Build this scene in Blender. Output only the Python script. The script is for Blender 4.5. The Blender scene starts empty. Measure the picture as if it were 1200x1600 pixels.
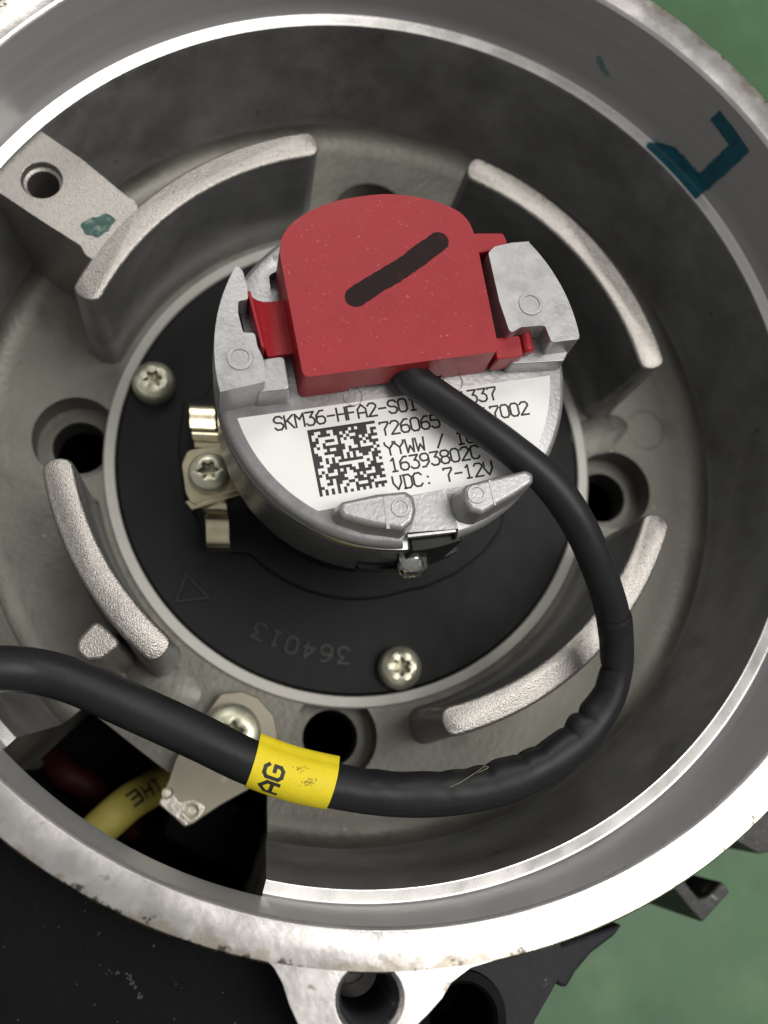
import bpy, bmesh, math, random
from mathutils import Vector, Matrix

S = 0.001                     # everything below is written in millimetres
sc = bpy.context.scene
C = sc.collection
PI = math.pi
rad = math.radians
rnd = random.Random(7)

# ------------------------------------------------------------------ camera, world, lamps, exposure
cam_d = bpy.data.cameras.new('camera')
cam = bpy.data.objects.new('camera', cam_d); C.objects.link(cam); sc.camera = cam
cam_d.sensor_fit = 'VERTICAL'; cam_d.sensor_height = 36; cam_d.sensor_width = 27; cam_d.lens = 36.0
cam_d.clip_start = 0.005; cam_d.clip_end = 20
cam.matrix_world = Matrix(((0.98838, -0.03496, -0.14794, -16.013 * S),
                           (0.0, 0.97319, -0.23001, -38.060 * S),
                           (0.15201, 0.22733, 0.96188, 130.279 * S),
                           (0, 0, 0, 1)))
cam_d.dof.use_dof = True
cam_d.dof.focus_distance = 0.104
cam_d.dof.aperture_fstop = 24

world = bpy.data.worlds.new('World'); sc.world = world; world.use_nodes = True
wb = world.node_tree.nodes['Background']
wn = world.node_tree.nodes; wl = world.node_tree.links          # a plain room: pale ceiling above, darker walls, dark below
wt = wn.new('ShaderNodeTexCoord'); wsx = wn.new('ShaderNodeSeparateXYZ'); wl.new(wt.outputs['Generated'], wsx.inputs[0])
wm = wn.new('ShaderNodeMapRange'); wm.inputs['From Min'].default_value = -1; wm.inputs['From Max'].default_value = 1; wl.new(wsx.outputs[2], wm.inputs['Value'])
wr_ = wn.new('ShaderNodeValToRGB'); el_ = wr_.color_ramp.elements
el_[0].position = 0.35; el_[0].color = (0.12, 0.13, 0.11, 1); el_[1].position = 0.95; el_[1].color = (0.36, 0.355, 0.34, 1)
e2_ = el_.new(0.55); e2_.color = (0.17, 0.17, 0.165, 1)
wl.new(wm.outputs['Result'], wr_.inputs['Fac']); wl.new(wr_.outputs['Color'], wb.inputs[0]); wb.inputs[1].default_value = 1.0

def area(name, loc, target, sx, sy, power, col=(1, 0.97, 0.92)):
    l = bpy.data.lights.new(name, 'AREA'); l.shape = 'RECTANGLE'; l.size = sx; l.size_y = sy
    l.energy = power; l.color = col
    o = bpy.data.objects.new(name, l); C.objects.link(o)
    o.location = Vector(loc) * S
    d = (Vector(target) - Vector(loc)).normalized()
    o.rotation_euler = d.to_track_quat('-Z', 'Y').to_euler()
    return o
area('ceiling_lamp', (800, -60, 1500), (0, 0, 20), 0.85, 1.1, 20)
area('ceiling_lamp', (-40, 1250, 1500), (0, 0, 20), 0.85, 0.55, 10)

sc.view_settings.view_transform = 'Standard'
sc.view_settings.look = 'None'
sc.view_settings.exposure = 0.0
sc.view_settings.gamma = 1.0

# ------------------------------------------------------------------ materials
def mat(name, col, rough=0.5, metal=0.0, var=0.12, vscale=300, bump=0.0, bscale=3000, rvar=0.08,
        spec=0.5, spots=None, stretch=None, extra=None):
    m = bpy.data.materials.new(name); m.use_nodes = True
    nt = m.node_tree; N = nt.nodes; L = nt.links
    b = N['Principled BSDF']
    b.inputs['Metallic'].default_value = metal
    b.inputs['Specular IOR Level'].default_value = spec
    tc = N.new('ShaderNodeTexCoord'); src = tc.outputs['Object']
    if stretch:
        mp = N.new('ShaderNodeMapping'); mp.inputs['Scale'].default_value = stretch
        L.new(src, mp.inputs[0]); src = mp.outputs[0]
    n = N.new('ShaderNodeTexNoise'); n.inputs['Scale'].default_value = vscale
    n.inputs['Detail'].default_value = 6; n.inputs['Roughness'].default_value = 0.6
    L.new(src, n.inputs['Vector'])
    r = N.new('ShaderNodeValToRGB'); r.color_ramp.elements[0].position = 0.3; r.color_ramp.elements[1].position = 0.7
    r.color_ramp.elements[0].color = (*[max(0, c * (1 - var)) for c in col], 1)
    r.color_ramp.elements[1].color = (*[min(1, c * (1 + var)) for c in col], 1)
    L.new(n.outputs['Fac'], r.inputs['Fac'])
    cout = r.outputs['Color']
    if spots:                                   # list of (colour, noise scale, threshold, softness)
        for sc_col, s_scale, thr, soft in spots:
            n2 = N.new('ShaderNodeTexNoise'); n2.inputs['Scale'].default_value = s_scale
            n2.inputs['Detail'].default_value = 5; n2.inputs['Roughness'].default_value = 0.65
            L.new(tc.outputs['Object'], n2.inputs['Vector'])
            mr = N.new('ShaderNodeMapRange'); mr.inputs['From Min'].default_value = thr
            mr.inputs['From Max'].default_value = thr + soft
            L.new(n2.outputs['Fac'], mr.inputs['Value'])
            mx = N.new('ShaderNodeMix'); mx.data_type = 'RGBA'
            mx.inputs['B'].default_value = (*sc_col, 1)
            L.new(mr.outputs['Result'], mx.inputs['Factor']); L.new(cout, mx.inputs['A'])
            cout = mx.outputs['Result']
    L.new(cout, b.inputs['Base Color'])
    mr = N.new('ShaderNodeMapRange'); mr.inputs['To Min'].default_value = max(0.02, rough - rvar)
    mr.inputs['To Max'].default_value = min(1, rough + rvar)
    mr.inputs['From Min'].default_value = 0.3; mr.inputs['From Max'].default_value = 0.7
    L.new(n.outputs['Fac'], mr.inputs['Value']); L.new(mr.outputs['Result'], b.inputs['Roughness'])
    if bump > 0:
        nb = N.new('ShaderNodeTexNoise'); nb.inputs['Scale'].default_value = bscale
        nb.inputs['Detail'].default_value = 3
        L.new(src, nb.inputs['Vector'])
        bp = N.new('ShaderNodeBump'); bp.inputs['Strength'].default_value = 1.0
        bp.inputs['Distance'].default_value = bump * S
        L.new(nb.outputs['Fac'], bp.inputs['Height']); L.new(bp.outputs['Normal'], b.inputs['Normal'])
    return m

M = {}
M['cast'] = mat('cast_aluminium', (0.31, 0.31, 0.305), 0.40, 0.72, 0.22, 120, 0.05, 1500, 0.08,
                spots=[((0.20, 0.197, 0.185), 90, 0.52, 0.2), ((0.09, 0.087, 0.08), 260, 0.67, 0.06), ((0.42, 0.42, 0.40), 1100, 0.735, 0.03)])
M['floor_cast_dimmed'] = mat('cast_floor_aluminium_dimmed', (0.175, 0.17, 0.15), 0.48, 0.68, 0.25, 90, 0.06, 1300, 0.08,  # darker floor copy of cast: oily residue, and tone lowered against lamp light
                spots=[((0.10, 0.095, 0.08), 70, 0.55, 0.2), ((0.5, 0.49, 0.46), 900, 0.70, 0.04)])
M['ribtop'] = mat('shot_blasted_aluminium', (0.37, 0.35, 0.33), 0.34, 0.85, 0.16, 2500, 0.075, 5600, 0.1)
M['ring'] = mat('turned_ring', (0.47, 0.46, 0.43), 0.5, 0.4, 0.08, 200)
M['bore'] = mat('turned_bore_aluminium', (0.62, 0.62, 0.63), 0.36, 0.55, 0.07, 60, 0.005, 900, 0.05,
                stretch=(0.12, 0.12, 9), spots=[((0.75, 0.75, 0.73), 1500, 0.745, 0.02)])
M['ledge'] = mat('turned_ledge', (0.74, 0.72, 0.71), 0.27, 0.85, 0.05, 200)
M['rim'] = mat('machined_rim', (0.60, 0.58, 0.575), 0.25, 0.9, 0.08, 160, 0.02, 900, 0.08,
               spots=[((0.52, 0.50, 0.49), 150, 0.50, 0.12), ((0.30, 0.27, 0.23), 420, 0.66, 0.05)])
M['rimdirty'] = mat('worn_rim_edge', (0.72, 0.69, 0.66), 0.55, 0.5, 0.2, 260, 0.12, 1000, 0.08,
               spots=[((0.30, 0.26, 0.21), 330, 0.56, 0.10), ((0.06, 0.055, 0.05), 500, 0.66, 0.03)])
def rim_wear(m, r0, r1):
    """worn, chipped outer edge: grime grows from radius r0 to r1 (mm) and is broken up by noise"""
    nt = m.node_tree; N = nt.nodes; L = nt.links; b = N['Principled BSDF']
    old = b.inputs['Base Color'].links[0].from_socket
    tc = N.new('ShaderNodeTexCoord'); sx = N.new('ShaderNodeSeparateXYZ'); L.new(tc.outputs['Object'], sx.inputs[0])
    cb = N.new('ShaderNodeCombineXYZ'); L.new(sx.outputs[0], cb.inputs[0]); L.new(sx.outputs[1], cb.inputs[1])
    ln = N.new('ShaderNodeVectorMath'); ln.operation = 'LENGTH'; L.new(cb.outputs[0], ln.inputs[0])
    mr = N.new('ShaderNodeMapRange'); mr.inputs['From Min'].default_value = r0 * S; mr.inputs['From Max'].default_value = r1 * S
    mr.inputs['To Max'].default_value = 0.39; L.new(ln.outputs['Value'], mr.inputs['Value'])
    for scale, thr, soft, col in ((330, 0.72, 0.12, (0.42, 0.38, 0.33)), (600, 0.90, 0.05, (0.10, 0.09, 0.075))):
        n = N.new('ShaderNodeTexNoise'); n.inputs['Scale'].default_value = scale; n.inputs['Detail'].default_value = 6
        n.inputs['Roughness'].default_value = 0.65; L.new(tc.outputs['Object'], n.inputs['Vector'])
        ad = N.new('ShaderNodeMath'); ad.operation = 'ADD'; L.new(n.outputs['Fac'], ad.inputs[0]); L.new(mr.outputs['Result'], ad.inputs[1])
        m2 = N.new('ShaderNodeMapRange'); m2.inputs['From Min'].default_value = thr; m2.inputs['From Max'].default_value = thr + soft
        L.new(ad.outputs[0], m2.inputs['Value'])
        mx = N.new('ShaderNodeMix'); mx.data_type = 'RGBA'; mx.inputs['B'].default_value = (*col, 1)
        L.new(m2.outputs['Result'], mx.inputs['Factor']); L.new(old, mx.inputs['A']); old = mx.outputs['Result']
    L.new(old, b.inputs['Base Color'])
rim_wear(M['rim'], 54.6, 57.2)
M['zamak'] = mat('die_cast_zinc', (0.39, 0.39, 0.395), 0.38, 0.65, 0.10, 500, 0.03, 2200, 0.08,
                 spots=[((0.33, 0.33, 0.34), 350, 0.58, 0.15)])
M['can'] = mat('brushed_steel_can', (0.42, 0.42, 0.43), 0.30, 1.0, 0.12, 500, 0.006, 1500, 0.06, stretch=(1, 1, 10))
M['steel'] = mat('bright_steel', (0.70, 0.70, 0.69), 0.16, 1.0, 0.05, 400)
M['black'] = mat('black_moulded_plastic', (0.013, 0.013, 0.014), 0.46, 0, 0.15, 300, 0.012, 4000, 0.06, 0.15,
                 spots=[((0.10, 0.10, 0.10), 700, 0.74, 0.02)])
M['moulded'] = mat('worn_black_relief', (0.010, 0.010, 0.011), 0.4, 0, 0.3, 900, spec=0.35)
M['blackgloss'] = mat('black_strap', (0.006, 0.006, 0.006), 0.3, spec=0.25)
M['red'] = mat('red_moulded_plastic', (0.33, 0.020, 0.028), 0.40, 0, 0.06, 250, 0.022, 4200, 0.08, 0.3,
               spots=[((0.34, 0.03, 0.037), 900, 0.55, 0.25), ((0.50, 0.17, 0.16), 2300, 0.645, 0.06)])
M['ink'] = mat('black_marker_ink', (0.020, 0.010, 0.011), 0.55, 0, 0.25, 700, spec=0.12,
               spots=[((0.07, 0.014, 0.017), 420, 0.57, 0.2)])
M['teal'] = mat('blue_green_marker_ink', (0.012, 0.115, 0.165), 0.45, 0.0, 0.35, 500, spots=[((0.03, 0.16, 0.20), 350, 0.6, 0.1)])
M['tealthin'] = mat('thin_green_marker_ink', (0.02, 0.085, 0.07), 0.5, 0.1, 0.5, 900,
               spots=[((0.22, 0.24, 0.21), 900, 0.53, 0.10)])
M['tealdry'] = mat('dried_green_marker_ink', (0.17, 0.31, 0.27), 0.6, 0.1, 0.4, 900)
M['paper'] = mat('white_label_paper', (0.86, 0.86, 0.85), 0.45, 0, 0.02, 200)
M['print'] = mat('black_print', (0.02, 0.02, 0.02), 0.6, 0, 0.1, 500)
M['gold'] = mat('yellow_zinc_spring_steel', (0.60, 0.54, 0.38), 0.22, 1.0, 0.10, 350)
M['zincscrew'] = mat('yellowish_zinc_screw', (0.62, 0.61, 0.48), 0.38, 0.75, 0.14, 600,
                     spots=[((0.45, 0.47, 0.37), 500, 0.55, 0.15)])
M['recess'] = mat('dark_screw_recess', (0.30, 0.29, 0.20), 0.35, 0.8, 0.2, 900)  # darker than the screw heads; lines the drive recesses and the lug rivets
M['lug'] = mat('tinned_lug', (0.30, 0.275, 0.22), 0.45, 0.6, 0.08, 300, spots=[((0.42, 0.39, 0.33), 260, 0.62, 0.05)])
M['lugtip'] = mat('worn_lug_tip', (0.60, 0.56, 0.50), 0.35, 0.8, 0.2, 500, 0.10, 900, spots=[((0.25, 0.10, 0.05), 350, 0.60, 0.08)])
M['sheath'] = mat('black_cable_sheath', (0.016, 0.016, 0.018), 0.44, 0, 0.1, 300, 0.01, 5000, 0.05, 0.3,
                  spots=[((0.08, 0.08, 0.08), 1900, 0.735, 0.03)])
M['sleeve'] = mat('black_heat_shrink', (0.014, 0.014, 0.016), 0.44, 0, 0.15, 200, 0.02, 1800, 0.06, 0.28,
                  spots=[((0.07, 0.07, 0.07), 1700, 0.73, 0.03)])
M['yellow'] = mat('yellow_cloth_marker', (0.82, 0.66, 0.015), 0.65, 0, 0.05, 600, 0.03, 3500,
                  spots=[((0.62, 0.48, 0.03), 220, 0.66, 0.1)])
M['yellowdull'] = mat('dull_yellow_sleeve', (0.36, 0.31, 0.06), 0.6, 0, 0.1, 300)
M['smudge'] = mat('dark_smudge', (0.30, 0.24, 0.03), 0.8, 0, 0.4, 900)
M['redwire'] = mat('red_wire_insulation', (0.028, 0.003, 0.003), 0.6, spec=0.2)
M['paint'] = mat('black_machine_paint', (0.0045, 0.005, 0.0055), 0.6, 0, 0.25, 200, 0.05, 1200, 0.1, 0.08,
                 spots=[((0.04, 0.042, 0.044), 500, 0.68, 0.06)])
M['paintgrey'] = mat('worn_dark_grey_paint', (0.022, 0.022, 0.027), 0.6, 0, 0.25, 300, 0.08, 900, 0.08, 0.25,
                 spots=[((0.12, 0.115, 0.10), 500, 0.66, 0.05)])
M['finworn'] = mat('chipped_black_paint', (0.03, 0.03, 0.03), 0.55, 0, 0.4, 500, 0.25, 900,
                 spots=[((0.22, 0.21, 0.18), 800, 0.60, 0.06)])
M['scratch'] = mat('grey_scratch', (0.035, 0.036, 0.036), 0.7, 0, 0.5, 900)
M['fibre'] = mat('pale_fibre', (0.30, 0.26, 0.17), 0.6)
M['greenfloor'] = mat('green_painted_floor', (0.055, 0.135, 0.058), 0.5, 0, 0.25, 14, 0, 1, 0.1,
                      spots=[((0.105, 0.19, 0.095), 30, 0.54, 0.2), ((0.035, 0.08, 0.04), 22, 0.54, 0.2)])

# ------------------------------------------------------------------ mesh helpers (vertices in mm, world)
def tag(o, label=None, cat=None, group=None, kind=None):
    if label: o['label'] = label
    if cat: o['category'] = cat
    if group: o['group'] = group
    if kind: o['kind'] = kind
    return o

def thing(name, loc, label, cat, group=None):
    o = bpy.data.objects.new(name, None); C.objects.link(o)
    o.empty_display_size = 0.005
    o.location = Vector(loc) * S
    return tag(o, label, cat, group)

def parent_to(o, p):
    o.parent = p
    w = Vector((0, 0, 0)); q = p
    while q is not None:
        w += q.location; q = q.parent
    o.location = o.location - w

def obj(name, verts, faces, m, parent=None, smooth=40, bevel=0, seg=2, mats=None, fmat=None):
    xs = [v[0] for v in verts]; ys = [v[1] for v in verts]; zs = [v[2] for v in verts]
    o0 = Vector(((min(xs) + max(xs)) / 2, (min(ys) + max(ys)) / 2, min(zs)))
    me = bpy.data.meshes.new(name)
    me.from_pydata([((Vector(v) - o0) * S)[:] for v in verts], [], faces)
    for mm in (mats or [m]): me.materials.append(M[mm])
    if fmat:
        for p, i in zip(me.polygons, fmat): p.material_index = i
    bm = bmesh.new(); bm.from_mesh(me)
    bmesh.ops.recalc_face_normals(bm, faces=bm.faces)
    bm.to_mesh(me); bm.free()
    if smooth:
        for p in me.polygons: p.use_smooth = True
        me.set_sharp_from_angle(angle=rad(smooth))
    o = bpy.data.objects.new(name, me); C.objects.link(o)
    o.location = o0 * S
    if bevel:
        b = o.modifiers.new('bevel', 'BEVEL'); b.width = bevel * S; b.segments = seg
        b.limit_method = 'ANGLE'; b.angle_limit = rad(35); b.harden_normals = False
    if parent is not None: parent_to(o, parent)
    return o

def cut(o, cutters):
    """subtract solids (verts, faces in mm, world) from o; call before parenting"""
    tmp = []
    for v, f in cutters:
        me = bpy.data.meshes.new('cutter'); me.from_pydata([(Vector(p) * S)[:] for p in v], [], f)
        bm = bmesh.new(); bm.from_mesh(me); bmesh.ops.recalc_face_normals(bm, faces=bm.faces); bm.to_mesh(me); bm.free()
        c = bpy.data.objects.new('cutter', me); C.objects.link(c); tmp.append(c)
        b = o.modifiers.new('cut', 'BOOLEAN'); b.object = c; b.operation = 'DIFFERENCE'; b.solver = 'EXACT'
    bpy.context.view_layer.update()
    dg = bpy.context.evaluated_depsgraph_get()
    me = bpy.data.meshes.new_from_object(o.evaluated_get(dg))
    old = o.data; o.modifiers.clear(); o.data = me
    for c in tmp:
        d = c.data; bpy.data.objects.remove(c); bpy.data.meshes.remove(d)
    for p in me.polygons: p.use_smooth = True
    me.set_sharp_from_angle(angle=rad(38))
    return o

def add_bevel(o, w, seg=2, ang=35):
    b = o.modifiers.new('bevel', 'BEVEL'); b.width = w * S; b.segments = seg
    b.limit_method = 'ANGLE'; b.angle_limit = rad(ang)

def lathe(profile, n=96, closed=True, axis=None, origin=(0, 0, 0)):
    """profile [(r, z)] turned about z (or about axis through origin)"""
    V = []; F = []
    ax = Vector(axis).normalized() if axis else Vector((0, 0, 1))
    u = ax.orthogonal().normalized() if axis else Vector((1, 0, 0)); w = ax.cross(u)
    o = Vector(origin)
    rows = []
    for r, z in profile:
        if r < 1e-6:
            rows.append([len(V)]); V.append((o + ax * z)[:])
        else:
            row = []
            for k in range(n):
                a = 2 * PI * k / n
                row.append(len(V)); V.append((o + ax * z + (u * math.cos(a) + w * math.sin(a)) * r)[:])
            rows.append(row)
    seq = list(range(len(rows)))
    pairs = list(zip(seq[:-1], seq[1:])) + ([(seq[-1], 0)] if closed else [])
    for a, b in pairs:
        A, B = rows[a], rows[b]
        if len(A) == 1 and len(B) == 1: continue
        for k in range(n):
            k2 = (k + 1) % n
            if len(A) == 1: F.append((A[0], B[k], B[k2]))
            elif len(B) == 1: F.append((A[k], A[k2], B[0]))
            else: F.append((A[k], A[k2], B[k2], B[k]))
    return V, F

def prism(pts, z0, z1, flare=0.0):
    """outline [(x, y)] from z0 up to z1; flare widens the foot"""
    n = len(pts)
    cx = sum(p[0] for p in pts) / n; cy = sum(p[1] for p in pts) / n
    def out(p):
        d = Vector((p[0] - cx, p[1] - cy)); l = d.length or 1
        return (p[0] + d.x / l * flare, p[1] + d.y / l * flare)
    V = [(*out(p), z0) for p in pts] + [(p[0], p[1], z1) for p in pts]
    F = [tuple(range(n))[::-1], tuple(range(n, 2 * n))]
    for k in range(n):
        F.append((k, (k + 1) % n, n + (k + 1) % n, n + k))
    return V, F

def rounded(pts, r, n=5):
    """fillet the corners of a closed outline"""
    out = []; m = len(pts)
    for i in range(m):
        p = Vector(pts[i]); a = Vector(pts[i - 1]) - p; b = Vector(pts[(i + 1) % m]) - p
        la, lb = a.length, b.length
        ang = a.angle(b) if la > 1e-6 and lb > 1e-6 else PI
        d = min(r / max(math.tan(ang / 2), 1e-3), la * 0.45, lb * 0.45)
        if ang > rad(165): out.append(p[:]); continue
        s = p + a / la * d; e = p + b / lb * d
        for k in range(n + 1):
            t = k / n
            out.append(((1 - t) ** 2 * s + 2 * t * (1 - t) * p + t * t * e)[:])
    return out

def arcpts(r, a0, a1, n, c=(0, 0)):
    return [(c[0] + r * math.cos(rad(a0 + (a1 - a0) * k / n)), c[1] + r * math.sin(rad(a0 + (a1 - a0) * k / n))) for k in range(n + 1)]

def spline(P, per=10):
    """Catmull-Rom through 3-D points"""
    P = [Vector(p) for p in P]
    Q = [2 * P[0] - P[1]] + P + [2 * P[-1] - P[-2]]
    out = []
    for i in range(1, len(Q) - 2):
        a, b, c, d = Q[i - 1:i + 3]
        for k in range(per):
            t = k / per
            out.append(0.5 * ((2 * b) + (c - a) * t + (2 * a - 5 * b + 4 * c - d) * t * t + (3 * b - a - 3 * c + d) * t ** 3))
    out.append(P[-1]); return out

def tube(path, radius, n=24, cap=True):
    """radius(i, s, phi) in mm; phi = 0 to the right of travel, pi/2 up"""
    V = []; F = []; s = 0
    m = len(path)
    for i, p in enumerate(path):
        t = (path[min(i + 1, m - 1)] - path[max(i - 1, 0)]).normalized()
        side = t.cross(Vector((0, 0, 1))).normalized(); up = side.cross(t)
        if i: s += (p - path[i - 1]).length
        for k in range(n):
            a = 2 * PI * k / n
            V.append((p + (side * math.cos(a) + up * math.sin(a)) * radius(i, s, a))[:])
    for i in range(m - 1):
        for k in range(n):
            k2 = (k + 1) % n
            F.append((i * n + k, i * n + k2, (i + 1) * n + k2, (i + 1) * n + k))
    if cap:
        F.append(tuple(range(n))[::-1]); F.append(tuple(range((m - 1) * n, m * n)))
    return V, F

def ribbon(place, pts, width, step=0.3, rough=0.0, seed=1, square=False):
    """a stroke in a flat (a, b) chart; place(a, b) -> 3-D"""
    rr = random.Random(seed)
    P = spline([(a, b, 0) for a, b in pts], 14)
    V = []; F = []; n = len(P)
    L = [0]
    for i in range(1, n): L.append(L[-1] + (P[i] - P[i - 1]).length)
    tot = L[-1]
    for i, p in enumerate(P):
        t = (P[min(i + 1, n - 1)] - P[max(i - 1, 0)]).normalized(); nn = Vector((-t.y, t.x, 0))
        e = min(L[i], tot - L[i]); h = width / 2
        w = h * math.sqrt(max(0.05, 1 - max(0, 1 - e / h) ** 2)) if e < h and not square else h
        w *= 1 + 0.025 * math.sin(L[i] * 1.7 + seed)
        cols = 8
        for k in range(cols + 1):
            f = -1 + 2 * k / cols
            j = rr.uniform(-rough, rough) if k in (0, cols) else 0
            q = p + nn * (w * f + j)
            V.append(place(q.x, q.y))
        if i:
            for k in range(cols):
                a = (i - 1) * (cols + 1) + k; F.append((a, a + 1, a + cols + 2, a + cols + 1))
    return V, F

def blob(place, c, ra, rb, rot=0, seed=1, rough=0.18):
    rr = random.Random(seed); V = [place(*c)]; F = []; n = 36
    ph = [rr.uniform(0, 6.28) for _ in range(4)]
    for ring in (0.5, 1.0):
        for k in range(n):
            a = 2 * PI * k / n
            q = ring * (1 + rough * (math.sin(2 * a + ph[0]) * 0.5 + math.sin(3 * a + ph[1]) * 0.4 + math.sin(7 * a + ph[2]) * 0.3))
            x = ra * q * math.cos(a); y = rb * q * math.sin(a)
            V.append(place(c[0] + x * math.cos(rot) - y * math.sin(rot), c[1] + x * math.sin(rot) + y * math.cos(rot)))
    for k in range(n):
        k2 = (k + 1) % n
        F.append((0, 1 + k, 1 + k2)); F.append((1 + k, 1 + n + k, 1 + n + k2, 1 + k2))
    return V, F

GL = {
 '0': [[(1,0),(3,0),(4,1),(4,5),(3,6),(1,6),(0,5),(0,1),(1,0)]],
 '1': [[(.8,5),(2,6),(2,0)], [(.8,0),(3.2,0)]],
 '2': [[(0,5),(1,6),(3,6),(4,5),(4,4.1),(0,0),(4,0)]],
 '3': [[(0,6),(4,6),(2,3.7),(3,3.6),(4,2.6),(4,1),(3,0),(1,0),(0,.9)]],
 '4': [[(3,0),(3,6),(0,2),(4,2)]],
 '5': [[(4,6),(0,6),(0,3.6),(3,3.6),(4,2.6),(4,1),(3,0),(1,0),(0,.9)]],
 '6': [[(3.6,6),(2,6),(0,4),(0,1),(1,0),(3,0),(4,1),(4,2.4),(3,3.4),(1,3.4),(0,2.6)]],
 '7': [[(0,5.4),(0,6),(4,6),(4,5.2),(2,2.8),(2,0)]],
 '8': [[(1,3.2),(0,4),(0,5.2),(1,6),(3,6),(4,5.2),(4,4),(3,3.2),(1,3.2),(0,2.3),(0,.9),(1,0),(3,0),(4,.9),(4,2.3),(3,3.2)]],
 '9': [[(.4,0),(2,0),(4,2),(4,5),(3,6),(1,6),(0,5),(0,3.8),(1,2.8),(3,2.8),(4,3.6)]],
 'A': [[(0,0),(0,4),(2,6),(4,4),(4,0)], [(0,2.2),(4,2.2)]],
 'C': [[(4,5),(3,6),(1,6),(0,5),(0,1),(1,0),(3,0),(4,1)]],
 'D': [[(0,0),(2.8,0),(4,1.2),(4,4.8),(2.8,6),(0,6)], [(.5,0),(.5,6)]],
 'E': [[(4,6),(0,6),(0,0),(4,0)], [(0,3.1),(3.2,3.1)]],
 'F': [[(4,6),(0,6),(0,0)], [(0,3.1),(3,3.1)]],
 'G': [[(4,5),(3,6),(1,6),(0,5),(0,1),(1,0),(3,0),(4,1),(4,2.8),(2.2,2.8)]],
 'H': [[(0,0),(0,6)], [(4,0),(4,6)], [(0,3),(4,3)]],
 'K': [[(0,0),(0,6)], [(4,6),(0,2.8)], [(1.3,3.5),(4,0)]],
 'M': [[(0,0),(0,6),(2,3.4),(4,6),(4,0)]],
 'S': [[(4,5),(3,6),(1,6),(0,5),(0,4),(1,3.2),(3,3),(4,2.1),(4,1),(3,0),(1,0),(0,1)]],
 'T': [[(0,6),(4,6)], [(2,6),(2,0)]],
 'V': [[(0,6),(0,3),(2,0),(4,3),(4,6)]],
 'W': [[(0,6),(.5,0),(2,3),(3.5,0),(4,6)]],
 'Y': [[(0,6),(0,5),(2,3),(4,5),(4,6)], [(2,3),(2,0)]],
 '-': [[(.3,3),(3.7,3)]], '/': [[(.2,0),(3.8,6)]], ':': [[(1.8,.6),(2.2,.6)], [(1.8,3.6),(2.2,3.6)]], ' ': [],
}
def lettering(text, place, h, pitch, cw, sw, lift=0.0, bend=False):
    """stroke lettering; place(a, b, c): a along, b up, c off the surface (mm)"""
    V = []; F = []; lev = 0
    for i, ch in enumerate(text):
        for st in GL[ch]:
            pts = [Vector((i * pitch + x / 4 * cw, y / 6 * h)) for x, y in st]
            for p, q in zip(pts[:-1], pts[1:]):
                d = q - p; l = d.length
                if l < 1e-6: continue
                d /= l; n = Vector((-d.y, d.x)) * sw / 2; e = d * sw * 0.35
                lev = (lev + 1) % 5; c = lift + lev * 0.003
                if bend:
                    p0 = p - e; m_ = max(2, int((l + sw) / 0.15)); b = len(V)
                    for k in range(m_ + 1):
                        w = p0 + d * (l + sw * 0.7) * k / m_
                        V.append(place(w.x - n.x, w.y - n.y, c)); V.append(place(w.x + n.x, w.y + n.y, c))
                        if k: F.append((b + 2 * k - 2, b + 2 * k, b + 2 * k + 1, b + 2 * k - 1))
                    continue
                b = len(V)
                for w in (p - e - n, q + e - n, q + e + n, p - e + n): V.append(place(w.x, w.y, c))
                if lift > 0.05:
                    for w in (p - e - n, q + e - n, q + e + n, p - e + n): V.append(place(w.x, w.y, -0.02))
                    F += [(b, b + 1, b + 2, b + 3)] + [(b + k, b + (k + 1) % 4, b + 4 + (k + 1) % 4, b + 4 + k) for k in range(4)]
                else:
                    F.append((b, b + 1, b + 2, b + 3))
    return V, F

# ------------------------------------------------------------------ setting: the workshop floor
def sheet(name, x0, x1, y0, y1, z, m, label=None):
    o = obj(name, [(x0, y0, z), (x1, y0, z), (x1, y1, z), (x0, y1, z)], [(0, 1, 2, 3)], m)
    return o
o = sheet('floor', -3000, 3000, -3000, 3000, -260, 'greenfloor'); o['kind'] = 'structure'

# ------------------------------------------------------------------ motor housing
H = thing('motor_housing', (0, 0, -30), 'round open cast aluminium motor housing with bright machined rim', 'motor housing')
HOLE_ANG = (-4.0, -93.6, 177.5, 86.5)
opening = ([(-32.79, -32.39), (-30.1, -34.43), (-26.15, -37.45), (-22.45, -40.16), (-17.26, -40.17), (-12.27, -38.66), (-10.85, -39.27), (-10.42, -40.87), (-10.25, -47.25)]
           + arcpts(57.6, -102.6, -135.2, 16))
def cyl(c, r, z0, z1, n=40):
    return prism([(c[0] + r * math.cos(2 * PI * k / n), c[1] + r * math.sin(2 * PI * k / n)) for k in range(n)], z0, z1)

prof = [(31.2, -10), (31.2, -0.35), (45.5, -0.5), (47.2, -0.2), (48.4, 0.5), (49.2, 1.6), (49.5, 3.0), (51.65, 18.2), (51.8, 18.7), (51.9, 18.9),
        (56.8, 18.9), (56.8, -30), (55.7, -30), (55.7, -10)]
V, F = lathe(prof, 160)
bowl = obj('bowl', V, F, 'cast')
cutters = [prism(opening, -35, 25), prism(arcpts(47.8, -167, -148, 10) + arcpts(58, -148, -167, 10), -0.3, 17.2)]
for a in HOLE_ANG:
    c = (36.1 * math.cos(rad(a)), 36.1 * math.sin(rad(a)))
    cutters.append(cyl(c, 5.5, -5, 3)); cutters.append(cyl(c, 3.6, -15, -3))
cut(bowl, cutters)
bowl.data.materials.clear(); bowl.data.materials.append(M['cast']); bowl.data.materials.append(M['floor_cast_dimmed'])
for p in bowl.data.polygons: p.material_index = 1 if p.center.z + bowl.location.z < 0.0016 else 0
parent_to(bowl, H)

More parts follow.
